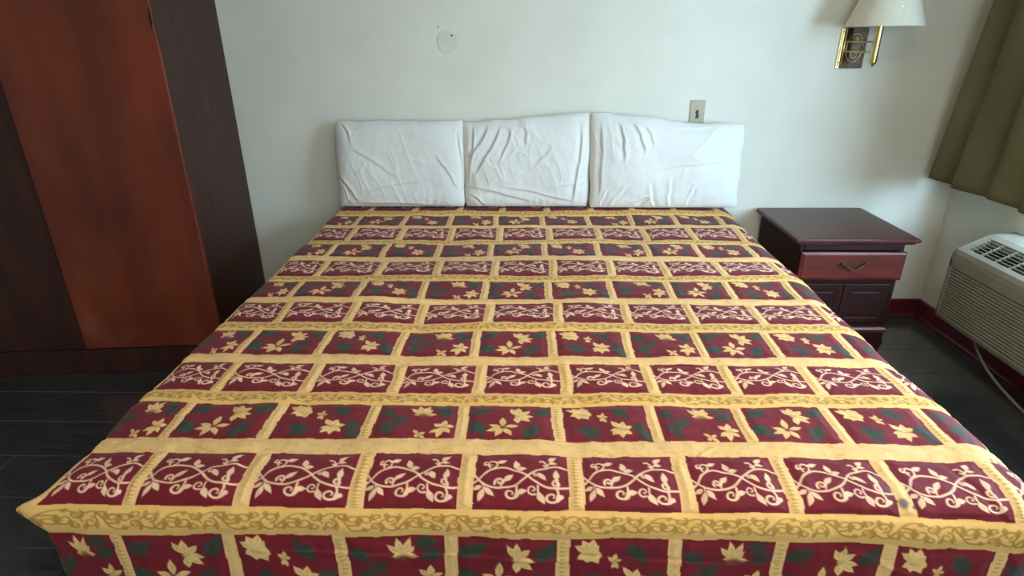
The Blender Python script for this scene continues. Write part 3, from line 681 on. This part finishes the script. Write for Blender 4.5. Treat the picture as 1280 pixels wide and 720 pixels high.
# top discharge grille: long bars and cross bars over a dark opening
ga, gb = (1.934, .5535), (2.026, .600)
def onslope(f, dn=0):
    ex, ez = gb[0] - ga[0], gb[1] - ga[1]; L = math.hypot(ex, ez)
    return (gx_(ga[0] + ex * f) + ez / L * dn, ga[1] + ez * f - .2 - ex / L * dn)
for k in range(7):
    f = k / 6; bm = bmesh.new(); e = .022 if k in (0, 6) else .009
    p = [onslope(f - e), onslope(f + e), onslope(f + e, .005), onslope(f - e, .005)]
    prism(bm, p, 'y', y0 + .03, y1 - .03); obj('grille_bar', bm, m_ac, ac)
CB = .080
k = 0; yy = y1 - .04
while yy > y0 + .05:
    bm = bmesh.new(); prism(bm, [onslope(-.02), onslope(1.02), onslope(1.02, .010), onslope(-.02, .010)], 'y', yy - .0024, yy); obj('cross_bar', bm, m_ac, ac); yy -= CB
bm = bmesh.new(); prism(bm, [onslope(-.05), onslope(1.05), onslope(1.05, .02), onslope(-.05, .02)], 'y', y1 - .045, y1 - .02); obj('grille_end', bm, m_ac, ac)
# power cord from under the unit down to the floor
cord = bmesh.new()
tube(cord, smooth_pts([(1.97, -.66, .202), (1.965, -.675, .185), (1.96, -.72, .150), (1.96, -.80, .105), (1.97, -.90, .065), (1.99, -1.05, .025), (2.02, -1.25, .006), (2.05, -1.5, .006), (2.09, -1.75, .006)], 6), .0055, 8)
tag(obj('power_cord', cord, m_cord, smooth=True), 'grey power cord hanging below the air conditioner to the floor', 'cord')

# ------------------------------------------------------------------ curtain
cu = empty('curtain', (2.0, -0.6, 0.76), 'olive green pleated curtain hanging at the right edge over the window', 'curtain')
NP, NZ = 260, 40
pts = []
for iz_ in range(NZ + 1):
    z = 2.22 * iz_ / NZ + .76 * (1 - iz_ / NZ); f = (z - .76) / 1.46
    ye = -.075 - .125 * (z - .76); yend = -1.12 + .10 * f
    row = []
    for i_ in range(NP + 1):
        a = i_ / NP
        # sharp-edged pleats: each one steps back behind the next
        ph = a * 5.2 + .14; fr_ = ph - math.floor(ph)
        saw = (fr_ / .14 if fr_ < .14 else (1 - fr_) / .86)
        saw = saw * saw * (3 - 2 * saw)
        amp = .066 * (1 - .35 * f) * (1 + .25 * math.sin(math.floor(ph) * 2.1))
        back = .045 * (fr_ < .14) * math.sin(fr_ / .14 * math.pi)
        yv = ye + (yend - ye) * a + back * .6
        if i_ == 0: row += [(2.15 - 2.0, ye + .6, z - .76), (2.08 - 2.0, ye + .604, z - .76)]  # unseen return edge, added to block light leaking behind the curtain
        row.append((2.040 - amp * saw - 2.0, yv + .6, z - .76 + .010 * saw * (1 - f) ** 3 - .012 * (1 - f) ** 6 * a))
    pts.append(row)
P = np.array(pts)
cl = grid_obj('cloth', P, m_curtain, cu)
md = cl.modifiers.new('thick', 'SOLIDIFY'); md.thickness = .003
rod = bmesh.new(); tube(rod, [(2.0, .05 - .10, 2.235), (2.0, -2.5, 2.235)], .011, 12)
rd = tag(obj('curtain_rod', rod, m_brass, smooth=True), 'brass rod the olive curtain hangs from, above the window', 'curtain rod')
for yb in (-.16, -2.42): obj('bracket', bx(1.99, XW, yb - .008, yb + .008, 2.222, 2.248), m_brass, rd)

# ------------------------------------------------------------------ wall lamp
sc = empty('wall_lamp', (1.51, 0, 1.36), 'brass swing-arm wall lamp with cream shade above the nightstand', 'wall lamp')
def sb(name, x0, x1, y0, y1, z0, z1, m, par=sc, bev=.002): return obj(name, bx(x0 - 1.51, x1 - 1.51, y0, y1, z0 - 1.36, z1 - 1.36), m, par, bevel=bev)
bpk = sb('back_plate', 1.452, 1.573, -.008, 0, 1.276, 1.452, m_brass)
sb('bronze_panel', 1.466, 1.573, -.012, -.008, 1.276, 1.452, m_bronze, bpk)
bm = bmesh.new()
def ring_xz(bm, cx, cz, rx_, rz_, r, y_, n=28, a0=0, a1=2 * math.pi):
    tube(bm, [(cx + rx_ * math.cos(a), y_, cz + rz_ * math.sin(a)) for a in np.linspace(a0, a1, n)], r, 6)
ring_xz(bm, 1.519 - 1.51, 1.364 - 1.36, .036, .062, .0035, -.014)
ring_xz(bm, 1.519 - 1.51, 1.335 - 1.36, .014, .014, .004, -.014)
ring_xz(bm, 1.519 - 1.51, 1.392 - 1.36, .012, .02, .003, -.014, a0=0, a1=math.pi)
tube(bm, [(.009, -.014, .02), (.009, -.014, .062)], .003, 6)
obj('relief', bm, m_bronze2, bpk, smooth=True)
# vertical pivot rod beside the plate, two arms, vertical tube
bm = bmesh.new(); tube(bm, [(1.466 - 1.51, -.026, 1.282 - 1.36), (1.466 - 1.51, -.026, 1.452 - 1.36)], .003, 10)
for z in (1.30, 1.435): tube(bm, [(1.466 - 1.51, -.004, z - 1.36), (1.466 - 1.51, -.026, z - 1.36)], .004, 8)
obj('pivot_rod', bm, m_brass, sc, smooth=True)
for z in (1.392, 1.350):
    bm = bmesh.new(); tube(bm, [(1.466 - 1.51, -.026, z - 1.36), (1.545 - 1.51, -.15, z - 1.36)], .0042, 8); obj('arm', bm, m_brass, sc, smooth=True)
bm = bmesh.new(); lathe(bm, [(0, 1.288 - 1.36), (.004, 1.292 - 1.36), (.0145, 1.304 - 1.36), (.0155, 1.31 - 1.36), (.0155, 1.50 - 1.36), (.016, 1.505 - 1.36), (.016, 1.54 - 1.36), (0, 1.54 - 1.36)], 20, (1.545 - 1.51, -.15, 0)); obj('tube', bm, m_brass, sc, smooth=True)
bm = bmesh.new(); lathe(bm, [(.153, 1.456 - 1.36), (.154, 1.459 - 1.36), (.080, 1.665 - 1.36), (.079, 1.668 - 1.36), (.076, 1.665 - 1.36), (.150, 1.459 - 1.36), (.153, 1.456 - 1.36)], 56, (1.554 - 1.51, -.165, 0)); obj('lamp_shade', bm, m_shade, sc, smooth=True)
bm = bmesh.new()
for k in range(3):
    a = k * 2 * math.pi / 3 + .4; tube(bm, [(1.545 - 1.51, -.15, 1.52 - 1.36), (1.560 - 1.51 + .132 * math.cos(a), -.165 + .132 * math.sin(a), 1.53 - 1.36)], .0018, 6)
obj('shade_spider', bm, m_brass, sc)

# ------------------------------------------------------------------ small things on the back wall
wp = empty('wall_plate', (.830, 0, 1.077), 'almond wall plate with a dark jack above the rightmost pillow', 'wall plate')
bm = bmesh.new(); prism(bm, [(-.036, -.058), (.036, -.058), (.036, .058), (-.036, .058)], 'y', -.006, 0); obj('plate', bm, m_plate, wp, bevel=.003, segs=3)
bm = bmesh.new(); prism(bm, [(-.008, -.028), (.006, -.028), (.009, -.014), (.005, -.006), (.006, .010), (-.006, .012), (-.009, -.002), (-.004, -.012)], 'y', -.0085, -.006); obj('jack', bm, m_jack, wp)
bm = bmesh.new(); lathe(bm, [(0, 0), (.004, 0), (.0035, .0016), (0, .002)], 12); bmesh.ops.rotate(bm, verts=bm.verts, cent=(0, 0, 0), matrix=Matrix.Rotation(math.pi / 2, 3, 'X')); bmesh.ops.translate(bm, verts=bm.verts, vec=(0, -.006, .030)); obj('screw', bm, m_bronze2, wp)
cp = empty('cover_disc', (-.375, 0, 1.400), 'round painted-over cover disc on the wall above the leftmost pillow', 'wall cover')
bm = bmesh.new(); n = 40
out = [(.050 * math.cos(2 * math.pi * k / n) * (1 + .06 * math.sin(3 * 2 * math.pi * k / n)), .054 * math.sin(2 * math.pi * k / n) * (1 + .05 * math.cos(2 * 2 * math.pi * k / n))) for k in range(n)]
prism(bm, out, 'y', -.0026, 0); obj('disc', bm, m_mark, cp, bevel=.0012)
for (x, z) in ((.020, .030),):
    bm = bmesh.new(); tube(bm, [(x, -.0032, z), (x, -.0062, z)], .0045, 10); obj('screw', bm, m_nail, cp)
bm = bmesh.new(); tube(bm, [(-.417, 0, 1.468), (-.417, -.004, 1.468)], .0032, 10)
tag(obj('nail', bm, m_nail), 'small dark nail in the wall just above the painted cover disc', 'nail')
